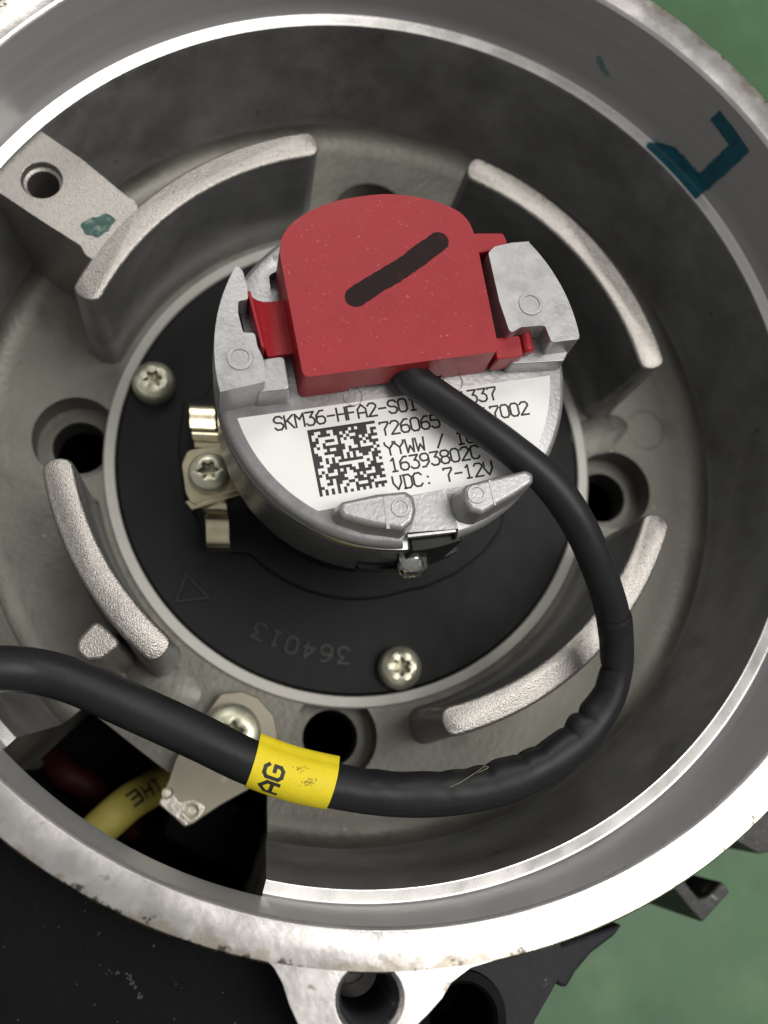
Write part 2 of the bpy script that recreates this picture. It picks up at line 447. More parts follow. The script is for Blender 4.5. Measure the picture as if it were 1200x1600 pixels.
V, F = lathe([(30.98, -2), (30.98, 0.0), (31.1, 0.12), (32.3, 0.12), (32.5, -0.1), (32.5, -2)], 160)
obj('seat_ring', V, F, 'ring', H)

# machined upper ring: ledge, bore, chamfer, flat rim
V, F = lathe([(51.9, 18.8), (51.77, 18.98), (51.9, 19.06), (52.95, 19.08), (53.15, 19.22), (53.25, 19.6), (53.25, 32.65), (53.55, 33.0), (53.7, 33.06), (55.6, 33.06), (57.0, 33.0), (57.25, 32.6), (57.25, 18.85)], 220)
fm = []
for i in range(13): fm += [[1, 1, 1, 1, 0, 0, 2, 2, 2, 2, 2, 3, 3, 1][i]] * 220
rim = obj('rim_ring', V, F, None, mats=['bore', 'ledge', 'rim', 'rimdirty'], fmat=fm[:len(F)])
cut(rim, [prism(opening, 10, 20.6)])
parent_to(rim, H)

# flange ear with tapped hole
ear = ([(-12.75, -54.54), (-10.85, -56.38), (-10.09, -57.61), (-9.43, -59.44), (-8.5, -61.28), (-6.67, -64.16), (2.1, -64.51), (1.26, -62), (2.89, -60.65), (4.19, -59.37), (5.09, -58.07), (6.88, -56.89), (10.19, -56.06), (9.61, -55.12)] )
V, F = prism(rounded(ear, 0.8, 3), 12, 32.98)
e = obj('flange_ear', V, F, 'rim')
eh = (-2.31, -59.24, 33)
cut(e, [cyl(eh, 2.75, 13, 34, 40), lathe([(0, 32.45), (2.7, 32.45), (3.3, 33.2), (0, 33.2)], 40, False, None, (eh[0], eh[1], 0))])
add_bevel(e, 0.25, 2); parent_to(e, H)
for k in range(14):                                   # thread turns, coloured dark grey for the shade inside the hole
    V, F = lathe([(2.72, 20.6 + k * 0.8 - 0.3), (2.42, 20.6 + k * 0.8), (2.72, 20.6 + k * 0.8 + 0.3)], 36, False, None, (eh[0], eh[1], 0))
    obj('thread', V, F, 'paintgrey', H)

# ribs
def rib_outline(a0, a1, r0, r1, grow=0.0):
    rm = (r0 + r1) / 2; h = (r1 - r0) / 2 + grow
    n = 26; da = math.degrees(h / rm) * 0.8
    P = arcpts(rm + h, a0 + da, a1 - da, n)
    def capend(a, sgn):
        c = Vector((rm * math.cos(rad(a)), rm * math.sin(rad(a)))); rdir = c.normalized(); td = Vector((-rdir.y, rdir.x)) * sgn
        return [(c + rdir * h * math.cos(t) ** 1 + td * h * 0.8 * math.sin(t) ** 0.8)[:] for t in [PI * k / 10 for k in range(1, 10)]]
    P += capend(a1 - da, 1)
    P += arcpts(rm - h, a1 - da, a0 + da, n)
    P += [p for p in capend(a0 + da, -1)][::-1]
    return P
def rib(a0, a1, r0=33.95, r1=37.35, zt=18.5):
    lv = [(-1, 0.7), (0.0, 0.7), (0.8, 0.4), (2.0, 0.3), (zt - 0.45, 0.0), (zt - 0.12, -0.13), (zt, -0.42)]
    rows = []; V = []
    for z, g in lv:
        P = rib_outline(a0 - g * 0.7, a1 + g * 0.7, r0, r1, g); b = len(V); V += [(p[0], p[1], z) for p in P]; rows.append((b, len(P)))
    F = []; fm = []
    for i in range(len(rows) - 1):
        b0, n = rows[i]; b1, _ = rows[i + 1]
        for k in range(n): F.append((b0 + k, b0 + (k + 1) % n, b1 + (k + 1) % n, b1 + k)); fm.append(0 if i < 4 else 1)
    b, n = rows[-1]; h1 = 27                    # top as quads between outer and inner arcs
    F.append(tuple(range(b, b + n))); fm.append(1)
    return obj('rib', V, F, None, H, 50, mats=['cast', 'ribtop'], fmat=fm)
rib(101.4, 159.6); rib(12.9, 70.6); rib(-169.4, -129.0); rib(-77.6, -17.2)

# web from the upper left rib out to the wall, with a tapped hole
web = ([(-39.8, 33.4), (-34.61, 29.94), (-29.23, 25.58), (-28.33, 25.16)] + [(-27.2, 21.9), (-31.0, 16.2)] + [(-33.61, 17.85), (-34.18, 18.93), (-39.09, 21.93), (-43.56, 24.8)] + arcpts(51.9, 150.4, 140.2, 8))
V, F = prism(rounded(web, 0.9, 4), -0.8, 18.46)
w = obj('bracket_web', V, F, 'ribtop')
wh = (-39.09, 26.9, 18.5)
cut(w, [cyl(wh, 1.85, 6, 20, 36), lathe([(0, 17.3), (1.9, 17.3), (2.25, 17.5), (2.25, 18.2), (2.5, 18.8), (0, 18.8)], 40, False, None, (wh[0], wh[1], 0))])
add_bevel(w, 0.3, 2); parent_to(w, H)
# small stub beside the lower left rib
V, F = prism(rounded([(-29.83, -24.08), (-28.43, -25.22), (-27.02, -26.63), (-28.91, -28.28), (-30.54, -28.5), (-31.65, -27.51), (-31.67, -26.29)], 1.0, 4), -0.8, 17.8, 0.5)
obj('rib_stub', V, F, 'ribtop', H, bevel=0.35)
# low cast mounds on the floor
def mound(pts, h, z0=-0.6):
    V, F = prism(rounded(pts, 2.5, 6), z0, z0 + h * 0.7, 2.2); return obj('cast_pad', V, F, 'floor_cast_dimmed', H, bevel=0.8, seg=4)
mound([(30.71, 4.82), (32.93, 6.61), (36.53, 7.54), (37.78, 6.47), (35.43, 4.49), (32.77, 3.43)], 0.7)
mound([(-27.46, -27.47), (-24.74, -27.83), (-21.59, -28.96), (-19.95, -30.9), (-22.8, -32.86), (-25.33, -31.33)], 0.9)
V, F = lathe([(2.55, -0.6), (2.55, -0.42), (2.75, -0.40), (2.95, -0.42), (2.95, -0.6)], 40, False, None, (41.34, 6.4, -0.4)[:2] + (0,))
obj('ejector_mark', V, F, 'floor_cast_dimmed', H)

# marker strokes on the bore wall and ledge
def on_bore(th, z, d=0.03):
    r = 53.22 - d
    return (r * math.cos(rad(th)), r * math.sin(rad(th)), z)
K = 53.2 * PI / 180
def bore_chart(a, b): return on_bore(a / K, b)
def bc(p): return (p[0] * K, p[1])
marks = thing('marker_stroke', (40, 34, 19), 'blue green hooked marker stroke on the bore wall at upper right', 'marker stroke')
def straight(p, q, n=8): return [(p[0] + (q[0] - p[0]) * k / n, p[1] + (q[1] - p[1]) * k / n) for k in range(n + 1)]
q0, q1, q2, q3 = [bc(q) for q in ((42.49, 29.80), (37.25, 29.21), (37.97, 19.75), (45.42, 19.93))]
q2 = (q2[0], 20.7); q3 = (q3[0], 20.35)
for k, (p, q, w_) in enumerate(((q0, q1, 2.2), (q1, q2, 2.3))):
    V, F = ribbon(lambda a, b: on_bore(a / K, b, 0.015 + 0.06 * k), straight(*[((p[0] - (q[0] - p[0]) * x0_, p[1] - (q[1] - p[1]) * x0_), (q[0] + (q[0] - p[0]) * x1_, q[1] + (q[1] - p[1]) * x1_)) for x0_, x1_ in [((0, 0.12), (0.12, 0.04))[k]]][0]), w_, rough=0.09, seed=3 + k, square=True)
    obj('stroke', V, F, 'teal', marks)
prof_ = [(51.9, 19.13), (52.4, 19.13), (52.92, 19.13), (53.08, 19.24), (53.17, 19.5), (53.19, 20.2), (53.19, 21.2)]
V = []; F = []; q_ = random.Random(5)
lo = [47.2, 47.4, 47.3, 47.0, 46.6, 45.6, 44.2]; hi = [36.9, 36.8, 36.9, 37.0, 37.0, 37.0, 37.2]
for j_, (r_, z_) in enumerate(prof_):
    for k in range(25):
        a_ = lo[j_] + (hi[j_] - lo[j_]) * k / 24 + (q_.uniform(-.12, .12) if k in (0, 24) else 0)
        zz = z_ + (q_.uniform(-.12, .12) if j_ == 6 else 0)
        V.append((r_ * math.cos(rad(a_)), r_ * math.sin(rad(a_)), zz))
        if j_ and k: b = j_ * 25 + k; F.append((b - 26, b - 25, b, b - 1))
obj('stroke', V, F, 'teal', marks, 60)
dm = (58.39, 24.31)
V, F = ribbon(bore_chart, [bc(q) for q in ((59.65, 25.30), (58.74, 24.40), (57.83, 23.75), (57.04, 23.39))], 0.65, rough=0.22, seed=8)
tag(obj('marker_smear', V, F, 'tealdry'), 'small pale green marker smear on the grey bore wall near the top', 'smear')
dot = (-32.41, 21.65, 18.5)
V, F = blob(lambda a, b: (a, b, 18.5), dot[:2], 1.75, 1.35, 0.5, 4, 0.25)
tag(obj('marker_dot', V, F, 'tealthin'), 'dark green marker dot on the bracket beside the tapped hole', 'marker dot')

# bottom closing disc
V, F = lathe([(0, -29.5), (57.4, -29.5), (57.4, -31), (0, -31)], 64)
obj('bottom', V, F, 'paint', H)

# ------------------------------------------------------------------ black motor body outside the rim
B = thing('electric_motor', (-50, -70, -259.5), 'black painted motor body beside the rim at lower left', 'motor body')
slab = arcpts(57.0, -170, -98, 24) + [(-6, -62), (-6, -80), (-120, -80), (-120, -12)]
V, F = lathe([(0, -259.5), (53, -259.5), (54.5, -258), (54.5, -31.2), (0, -31.2)], 96, False); obj('motor_barrel', V, F, 'paint', B)
V, F = prism(slab, -259.5, 26.0); obj('painted_casing', V, F, 'paint', B, bevel=1.0)
def flecks(path, n, spread, r, z, seed):
    """a dry scratch made of small paint flecks along a path"""
    q = random.Random(seed); P = spline([(a, b, 0) for a, b in path], 10); V = []; F = []
    for k in range(n):
        p = P[q.randrange(len(P))]; x = p.x + q.gauss(0, spread); y = p.y + q.gauss(0, spread); rr_ = r * q.uniform(.4, 1.4); b = len(V)
        V += [(x + rr_ * q.uniform(.5, 1.3) * math.cos(6.283 * j / 6), y + rr_ * q.uniform(.5, 1.3) * math.sin(6.283 * j / 6), z + k * 0.0008) for j in range(6)]
        F.append(tuple(range(b, b + 6)))
    return V, F
V, F = flecks([(-25.86, -57.68), (-25.29, -57.69), (-24.83, -57.71)], 8, 0.08, 0.10, 26.02, 5); obj('scratch', V, F, 'scratch', B, 0)
V, F = flecks([(-23.96, -57.79), (-23.39, -58.73), (-23.01, -59.4), (-22.63, -60.07)], 22, 0.12, 0.11, 26.02, 6); obj('scratch', V, F, 'scratch', B, 0)
V, F = flecks([(-35.24, -50.82), (-31.98, -56.41), (-26.58, -60.91), (-20.9, -60.02), (-18.13, -56.79)], 60, 6.0, 0.07, 26.02, 9); obj('dust', V, F, 'scratch', B, 0)
V, F = blob(lambda a, b: (a, b, 26.02), (-21.7, -55.47, 26)[:2], 0.12, 0.12, 0, 2); obj('chip', V, F, 'scratch', B)

T = thing('mounting_lug', (14, -64, -60), 'dark grey painted lug with a black hole below the flange ear', 'lug')
lug = [(7.93, -61.51), (9.03, -59.72), (10.64, -56.82), (19.42, -55.16), (20.25, -58.63), (20.03, -60.48), (18.71, -62.46), (16.98, -64.94), (15.01, -69.62), (3.52, -69.14), (4.86, -64.51)]
V, F = prism(rounded(lug, 1.5, 4), -60, 18.6); l = obj('lug_body', V, F, 'paintgrey')
lh = (9.18, -64.42, 19)
cut(l, [cyl(lh, 3.6, 2, 24)]); add_bevel(l, 0.6, 3); parent_to(l, T)
V, F = lathe([(3.35, 12), (3.35, 19.0), (3.7, 19.4), (4.6, 19.2), (4.8, 18.3), (4.8, 12)], 48, True, None, (lh[0], lh[1], 0))
obj('bushing', V, F, 'paint', T)
V, F = prism([(23.01, -59.66), (31.28, -57.49), (30.19, -58.73), (27.21, -60.6), (25.19, -62.61), (24.05, -64.28), (22.84, -63.9), (19.32, -55.54)], -60, 8); obj('lower_web', V, F, 'paintgrey', T, bevel=0.6)

def fin(outline, inner, label):
    t = thing('cooling_fin', (outline[2][0], outline[2][1], -140), label, 'fin', 'cooling fins below the rim')
    V, F = prism(outline, -140, 0); obj('fin_wall', V, F, 'finworn', t, bevel=0.25)
    if inner:
        V, F = prism(inner, -140, -12); obj('fin_web', V, F, 'paint', t)
fin([(53.5 * math.cos(rad(-58.5)), 53.5 * math.sin(rad(-58.5)))] + [(36.73, -54.72), (41.24, -54.8), (44.73, -58.85), (48.82, -55.25), (47.8, -53.92), (45.92, -55.66), (44.52, -55.94), (41.98, -52.89), (39.58, -50.14)] + [(53.5 * math.cos(rad(-51.5)), 53.5 * math.sin(rad(-51.5)))], [(40.36, -51.31), (42.15, -52.97), (44.52, -55.94), (45.92, -55.66), (47.8, -53.92), (44.77, -50.21)], 'chipped black fin with notched end sticking out below the rim at lower right')
fin([(53.5 * math.cos(rad(-47)), 53.5 * math.sin(rad(-47)))] + [(49.28, -48.69), (53.17, -50.71), (58.09, -49.75), (58.66, -43.96), (52.14, -46.33)] + [(53.5 * math.cos(rad(-42)), 53.5 * math.sin(rad(-42)))], None, 'black fin at the right edge above the notched fin')

# ------------------------------------------------------------------ wire chamber contents
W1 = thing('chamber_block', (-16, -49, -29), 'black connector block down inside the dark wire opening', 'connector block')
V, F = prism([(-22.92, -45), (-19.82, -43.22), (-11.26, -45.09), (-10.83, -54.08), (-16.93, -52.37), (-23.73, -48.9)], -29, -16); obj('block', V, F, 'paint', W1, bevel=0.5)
pr = spline([(-41.45, -36.48, -22), (-37.42, -40.31, -17), (-34.82, -41.74, -17), (-31.96, -44.17, -19), (-28.72, -48.74, -24)], 10)
V, F = tube(pr, lambda i, s, a: 2.0); tag(obj('red_wire', V, F, 'redwire'), 'dark red wire deep inside the wire opening', 'wire')
ys = thing('wire_sleeve', (-27.98, -44.94, -4), 'yellow printed sleeve on a wire inside the dark opening', 'wire sleeve')
yp = spline([(-23.4, -41.35, -20), (-25.21, -42.61, -14), (-27.38, -43.98, -10), (-29.7, -46.06, -8), (-32.42, -48.73, -8), (-34.72, -51.07, -9)], 10)
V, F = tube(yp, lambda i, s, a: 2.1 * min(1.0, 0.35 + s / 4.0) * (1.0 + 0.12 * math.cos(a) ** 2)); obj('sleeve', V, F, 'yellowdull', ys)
def place_sl(a, b, c):
    k = 12
    while k < len(yp) - 2 and (yp[k] - yp[12]).length < a: k += 1
    t = (yp[k + 1] - yp[k - 1]).normalized(); side = t.cross(Vector((0, 0, 1))).normalized(); up = side.cross(t)
    p = yp[12] + (yp[k] - yp[12]).normalized() * a if k > 12 else yp[12]
    ph = PI / 2 - (b - 0.8) / 2.1
    return (p + (side * math.cos(ph) + up * math.sin(ph)) * (2.16 + 0.25 * math.cos(ph) ** 2 + c))[:]
V, F = lettering('THE', place_sl, 1.6, 1.9, 1.2, 0.34, 0.02, True); obj('printed_letters', V, F, 'print', ys)

# earth lug plate and its bolt
E_ = thing('earth_lug', (-17.3, -38.96, 0.3), 'flat tinned metal lug reaching over the wire opening', 'earth lug')
plate = [(-16.43, -30.91), (-13.89, -30.58), (-11.85, -31.34), (-9.93, -33.48), (-9.4, -35.93), (-10.02, -38.95), (-12.77, -42.23), (-15.96, -43.98), (-17.94, -45.28), (-19.02, -46.07), (-20.12, -46.49), (-21.66, -45.1), (-23.35, -43.78), (-22.29, -41.3), (-21.51, -38.64), (-18.4, -33.68)]
V, F = prism(rounded(plate, 0.5, 3), 1.4, 2.2); obj('plate', V, F, 'lug', E_, bevel=0.15)
def flat_patch(pts, z, seed, rough):
    q = random.Random(seed); P = rounded(pts, 0.6, 5)
    return prism([(x + q.uniform(-rough, rough), y + q.uniform(-rough, rough)) for x, y in P], z, z + 0.025)
V, F = flat_patch([(-22.27, -41.6), (-21.47, -42.92), (-20.53, -43.8), (-19.37, -43.22), (-17.68, -44.26), (-18.82, -45.63), (-20.06, -46.13), (-21.52, -44.88), (-22.99, -43.71)], 2.19, 3, 0.13); obj('worn_tip', V, F, 'lugtip', E_)
for c, r in (((-19.31, -44.61, 2.2), 0.85), ((-22.23, -42.55, 2.2), 0.7)):
    V, F = lathe([(0, 2.1), (r * 0.5, 2.12), (r * 0.62, 2.3), (r * 0.95, 2.32), (r * 1.1, 2.1)], 24, False, None, (c[0], c[1], 0)); obj('rivet', V, F, 'recess', E_)

# ------------------------------------------------------------------ screws
def screw_head(name, c, R, h, z, m, parent, star, rot=0, slots=False, depth=0.9, dome=0.35, axis=None):
    """pan head with a six-lobe recess"""
    n = 72; V = []; F = []; fm = []
    ax = Vector(axis).normalized() if axis else Vector((0, 0, 1))
    u = ax.orthogonal().normalized() if axis else Vector((1, 0, 0)); w_ = ax.cross(u)
    def P(x, y, zz): return (Vector(c) + u * x + w_ * y + ax * zz)[:]
    rings = []
    def ring(rf, zf):
        b = len(V)
        for k in range(n):
            a = 2 * PI * k / n; r = rf(a); V.append(P(r * math.cos(a + rot), r * math.sin(a + rot), zf(a)))
        rings.append(b)
    st = lambda a: star * (1 + 0.17 * math.cos(6 * a))
    def slot(a): return slots and min(abs(math.sin(a)), 1) < 0.16
    ring(lambda a: R * 0.97, lambda a: 0)
    ring(lambda a: R, lambda a: h * 0.12)
    ring(lambda a: R * 1.0, lambda a: h * 0.45)
    for t in (0.25, 0.5, 0.75, 0.92):
        ring(lambda a: R * (1 - (1 - math.cos(t * PI / 2)) * 0.28), lambda a: h * 0.45 + h * 0.5 * math.sin(t * PI / 2))
    ring(lambda a: R * 0.66, lambda a: h * (1.0 + dome * 0.1) - (0.12 if slot(a) else 0))
    ring(lambda a: max(st(a) * 1.12, star * 1.15), lambda a: h * (1.0 + dome * 0.18) - (0.25 if slot(a) else 0))
    ring(lambda a: st(a), lambda a: h * (1.0 + dome * 0.1) - (0.3 if slot(a) else 0))
    nrec = len(rings)
    ring(lambda a: st(a) * 0.9, lambda a: h - depth)
    ring(lambda a: star * 0.3, lambda a: h - depth - 0.15)
    for i in range(len(rings) - 1):
        for k in range(n):
            F.append((rings[i] + k, rings[i] + (k + 1) % n, rings[i + 1] + (k + 1) % n, rings[i + 1] + k)); fm.append(1 if i >= nrec - 1 else 0)
    F.append(tuple(range(rings[-1], rings[-1] + n))); fm.append(1)
    F.append(tuple(range(rings[0], rings[0] + n))[::-1]); fm.append(0)
    k = len([f for f, q in zip(F, fm) if q == 1])
    V2, F2, V3, F3 = [], [], [], []
    used = {}
    hv = obj('head' if parent is not None else name, V, [f for f, q in zip(F, fm) if q == 0], m, parent, 35)
    # recess as its own part: keep only its vertices
    idx = sorted({i for f, q in zip(F, fm) if q == 1 for i in f}); mp = {i: j for j, i in enumerate(idx)}
    obj('drive_recess', [V[i] for i in idx], [tuple(mp[i] for i in f) for f, q in zip(F, fm) if q == 1], 'recess', parent, 30)

def screw(name, c, label, cat, R, h, star, m='zincscrew', group=None, rot=0, slots=False, depth=0.9, axis=None, shaft=3):
    t = thing(name, c, label, cat, group)
    screw_head(name, c, R, h, c[2], m, t, star, rot, slots, depth, axis=axis)
    ax = Vector(axis).normalized() if axis else Vector((0, 0, 1))
    V, F = lathe([(0, -shaft), (R * 0.5, -shaft), (R * 0.5, 0.02), (0, 0.02)], 20, False, tuple(ax), c); obj('shank', V, F, m, t)
    return t
screw('plate_screw', (28.0 * math.cos(rad(161.2)), 28.0 * math.sin(rad(161.2)), 0.05), 'six lobe screw on the black plate beside the gold clip', 'screw', 2.75, 2.6, 1.0, group='screws holding the black plate', rot=0.2)
screw('plate_screw', (28.0 * math.cos(rad(-77.9)), 28.0 * math.sin(rad(-77.9)), 0.05), 'six lobe screw near the front edge of the black plate below the moulded digits', 'screw', 2.75, 2.6, 1.0, group='screws holding the black plate', rot=0.5)
bc_ = (-14.98, -35.67, 4)
screw('lug_bolt', (bc_[0], bc_[1], 2.2), 'shiny rounded bolt head on the tinned lug half hidden by the cable', 'bolt', 3.6, 2.6, 1.3, m='zincscrew', rot=0.3, depth=1.3, shaft=4)

# ------------------------------------------------------------------ black mounting plate
P_ = thing('mounting_plate', (0, 0, -3), 'round black plastic mounting plate under the encoder', 'mounting plate')
V, F = lathe([(0, -3), (30.9, -3), (30.9, -0.35), (30.55, 0.0), (0, 0.0)], 160, False); obj('plate_disc', V, F, 'black', P_)
hub = arcpts(18.75, -134, -70, 24) + [(9.6, -16.9), (13.6, -15.0), (17.2, -12.2), (19.6, -9)] + arcpts(21.3, -20, 160, 40) + [(-22.6, 7.0), (-23.0, 1), (-22.0, -6), (-20.0, -8.9), (-19.2, -11.6), (-17.7, -13.0), (-15.0, -13.2), (-14.0, -13.1)]
V, F = prism(rounded(hub, 0.6, 3), -1, 1.2); obj('hub', V, F, 'black', P_, bevel=0.35, seg=3)
V, F = lathe([(0, 1), (15.2, 1), (15.2, 14), (16.3, 16.5), (16.3, 17.5), (0, 17.5)], 96, False); obj('column', V, F, 'black', P_)
tri = [Vector(p) for p in [(-21.3, -15.97), (-22.42, -19.42), (-18.39, -18.85)]]
V = []; F = []
for a, b in ((0, 1), (1, 2), (2, 0)):
    p, q = tri[a], tri[b]; d = (q - p).normalized(); n_ = Vector((-d.y, d.x)) * 0.16
    k = len(V)
    for zz, sgn in ((-0.05, 1.6), (0.16 + a * 0.004, 1)):
        for w in (p - d * .12 - n_ * sgn, q + d * .12 - n_ * sgn, q + d * .12 + n_ * sgn, p - d * .12 + n_ * sgn): V.append((w.x, w.y, zz))
    F += [(k + 4, k + 5, k + 6, k + 7)] + [(k + j, k + (j + 1) % 4, k + 4 + (j + 1) % 4, k + 4 + j) for j in range(4)]
obj('moulded_triangle', V, F, 'moulded', P_, 0)
dr = 24.9
def place_digits(a, b, c):
    th = rad(-91.2) - a / dr
    r = dr + b
    return (r * math.cos(th), r * math.sin(th), c)
V, F = lettering('364013', place_digits, 2.0, 2.15, 1.3, 0.34, 0.22); obj('moulded_digits', V, F, 'moulded', P_, 0)

# ------------------------------------------------------------------ encoder
N_ = thing('encoder', (0, 0, 16), 'round silver die cast encoder with white printed label in the middle', 'encoder')
V, F = lathe([(0, 16.6), (16.9, 16.6), (17.75, 17.0), (17.9, 17.5), (17.9, 29.6), (18.25, 29.8), (18.3, 30.3), (18.1, 30.6), (17.5, 30.7), (0, 30.7)], 160, False)
obj('can', V, F, 'can', N_)
V, F = lathe([(0, 30.72), (17.6, 30.72), (17.6, 31.1), (18.1, 31.2), (18.22, 31.6), (18.2, 32.3), (18.0, 32.75), (17.6, 33.0), (0, 33.0)], 160, False)
cap = obj('cap', V, F, 'zamak')
notch = [(0.73, -17.45), (1.25, -16.79), (6.42, -16.23), (6.41, -17.01), (6.63, -19.08), (1.49, -19.86)]
cut(cap, [prism(notch, 28, 36), prism(rounded([(-13, 9.72), (-11.71, 10.54), (-10.81, 4.93), (-10.72, 0.77), (-11.75, 0.71)], 0.5), 31.4, 36)])
parent_to(cap, N_)
cs = math.cos(rad(11.6)); sn = math.sin(rad(11.6))
def el(x, y, z=33.0): return (x * cs - y * sn, x * sn + y * cs, z)     # encoder frame -> world

# left post
lp = [(-15.7, 7.35), (-15.23, 5.91), (-15.06, 4.39), (-16.02, 4.19), (-15.98, 2.87), (-15.44, 0.94), (-14.35, 1.01), (-14.07, -0.27), (-13.49, -1.53), (-13.13, -3.83), (-17.32, -5.08)] + arcpts(18.12, -163.5, -206.0, 12)
V, F = prism(rounded(lp, 0.35, 3), 32.9, 38.4, 0.25); obj('left_post', V, F, 'zamak', N_, bevel=0.55, seg=3)
ls = [(-13.86, -0.9), (-11.4, -0.35), (-10.77, -3.74), (-14.01, -4.31)]
V, F = prism(rounded(ls, 0.5, 3), 32.9, 36.4, 0.3); obj('post_step', V, F, 'zamak', N_, bevel=0.35, seg=3)
V, F = prism([(-15.96, 5.3), (-15.1, 5.56), (-14.31, 2.1), (-15.17, 1.91)], 32.9, 34.6); obj('latch_pocket', V, F, 'can', N_, bevel=0.1)
# right post
rp = [(8.75, 11.13), (9.43, 11.89), (11.25, 12.46), (13.07, 12.75)] + arcpts(18.15, 44.0, 9.0, 12) + [(17.89, 2.39), (15.01, 1.86), (14.35, 3.67), (11.9, 3.3), (10.76, 2.54), (9.74, 5.97)]
V, F = prism(rounded(rp, 0.4, 3), 32.9, 38.5, 0.2); obj('right_post', V, F, 'zamak', N_, bevel=0.8, seg=4)
rb = [(11.55, 2.14), (15.21, 4.13), (15.99, 3.12), (18.26, 3.27), (17.28, 1.24), (11.71, 0.56)]
V, F = prism(rounded(rb, 0.4, 3), 32.9, 35.4, 0.2); obj('post_step', V, F, 'zamak', N_, bevel=0.4, seg=3)
V, F = prism([(8.99, 11.71), (9.47, 11.89), (11.66, 2.68), (11.12, 2.44)], 33.0, 36.2); obj('latch_bar', V, F, 'can', N_, bevel=0.1)
V, F = prism([(8.37, 13.72), (9.91, 13.84), (12.4, 3.09), (10.34, 2.96)], 32.9, 33.1); obj('socket_shadow_gap', V, F, 'blackgloss', N_)  # black strip stands in for the shade in the gap beside the cover
# front bumps
b1 = [(-5.59, -14.66), (-2.13, -13.77), (0.61, -13.35), (1.36, -13.83), (1.6, -15.09), (1.28, -16.36), (0.28, -17.21), (-2.75, -16.81), (-5.45, -16.16), (-5.95, -15.49)]
V, F = prism(rounded(b1, 0.5, 3), 32.9, 36.0, 0.45); obj('front_bump', V, F, 'zamak', N_, bevel=0.55, seg=3)
b2 = [(6.07, -13.26), (6.46, -12.73), (8.7, -12.06), (12.39, -11.01), (13.16, -11.36), (13.06, -12.27), (11.22, -13.57), (9.21, -14.73), (7.92, -15.54), (6.79, -15.33), (6.18, -14.46)]
V, F = prism(rounded(b2, 0.5, 3), 32.9, 37.0, 0.45); obj('front_bump', V, F, 'zamak', N_, bevel=0.55, seg=3)
V, F = prism([(-1.57, -14.07), (-1.26, -13.99), (-0.96, -17.13), (-1.27, -17.14)], 35.9, 36.06); obj('bump_step', V, F, 'zamak', N_)
V, F = prism([(8.57, -12.26), (8.76, -12.19), (9.27, -14.66), (9.08, -14.73)], 36.9, 37.06); obj('bump_step', V, F, 'zamak', N_)
def ejector(c, z, r=0.95, w=0.28):
    V, F = lathe([(r, z - 0.05), (r + 0.06, z + 0.1), (r + w, z + 0.1), (r + w + 0.08, z - 0.05)], 40, False, None, (c[0], c[1], 0))
    obj('ejector_ring', V, F, 'zamak', N_)
ejector((-15.66, -1.6, 38.4), 38.4, 0.8, 0.42); ejector((12.97, 5.85, 38.5), 38.5, 0.85, 0.35)
ejector((0.1, -15.02, 36), 36.0, 0.6, 0.3); ejector((7.39, -13.65, 37), 37.0, 0.6, 0.3)
ejector((-4.19, -2.96, 33), 33.0, 0.85, 0.12); ejector((6.15, -0.8, 33), 33.0, 0.9, 0.12)

# label
lab = [(16.75 * math.cos(t), 16.75 * math.sin(t)) for t in [rad(180 + 8.8 + (51.5 - 8.8) * k / 24) for k in range(25)]]
lab += [(16.5 * math.cos(t), 16.5 * math.sin(t)) for t in [rad(-52 + (52 - 9.8) * k / 24) for k in range(25)]]
V, F = prism([el(*p)[:2] for p in lab], 32.98, 33.05)
LB = obj('label', V, F, 'paper', N_, 0)
LB['label'] = 'white printed label with square code and five text lines'
def text(t, x, y, h=1.36, p=1.06, cw=0.84, sw=0.20):
    V, F = lettering(t, lambda a, b, c: el(x + a, y + b, 33.06 + c), h, p, cw, sw)
    o = obj('printed_line', V, F, 'print', None, 0); parent_to(o, LB); return o
text('SKM36-HFA2-S01', -13.05, -4.38); text('1337', 6.05, -4.55)
text('726065', -2.65, -6.55); text('17002', 8.0, -6.6)
text('YYWW / 16', -2.57, -8.68)
text('16393802C', -2.45, -10.4)
text('VDC: 7-12V', -2.5, -12.28)
rr = random.Random(21); nC = 22; cell = 6.9 / nC; V = []; F = []
for j in range(nC):
    run = None
    for i in range(nC + 1):
        on = False
        if i < nC:
            if i == 0 or j == 0: on = True
            elif i == nC - 1: on = j % 2 == 0
            elif j == nC - 1: on = i % 2 == 0
            else: on = rr.random() < 0.56
        if on and run is None: run = i
        if not on and run is not None:
            x0 = -9.98 + run * cell; x1 = -9.98 + i * cell; y1 = -4.85 - j * cell; y0 = y1 - cell
            b = len(V); V += [el(x0, y0, 33.065), el(x1, y0, 33.065), el(x1, y1, 33.065), el(x0, y1, 33.065)]; F.append((b, b + 1, b + 2, b + 3)); run = None
o = obj('square_code', V, F, 'print', None, 0); parent_to(o, LB)

# clamp strap below the cap
V, F = lathe([(18.0, 19.4), (18.5, 19.4), (18.5, 21.6), (18.0, 21.6)], 160)
keep = [f for f in F if all(-98 < math.degrees(math.atan2(V[i][1], V[i][0])) < -60 for i in f)]
idx = sorted({i for f in keep for i in f}); mp = {i: j for j, i in enumerate(idx)}
obj('clamp_strap', [V[i] for i in idx], [tuple(mp[i] for i in f) for f in keep], 'blackgloss', N_)
V, F = prism([(1.25, -16.86), (6.3, -16.17), (6.35, -16.56), (1.31, -17.31)], 32.0, 32.75); obj('cap_tongue', V, F, 'can', N_, bevel=0.1)
V, F = prism(arcpts(18.6, -84, -67, 10) + arcpts(16.4, -67, -84, 10), 21, 31.4); obj('notch_block', V, F, 'blackgloss', N_, bevel=0.2)  # black block filling the cap notch below the tongue
sa = rad(-80.0); ax = (math.cos(sa), math.sin(sa), 0.10)
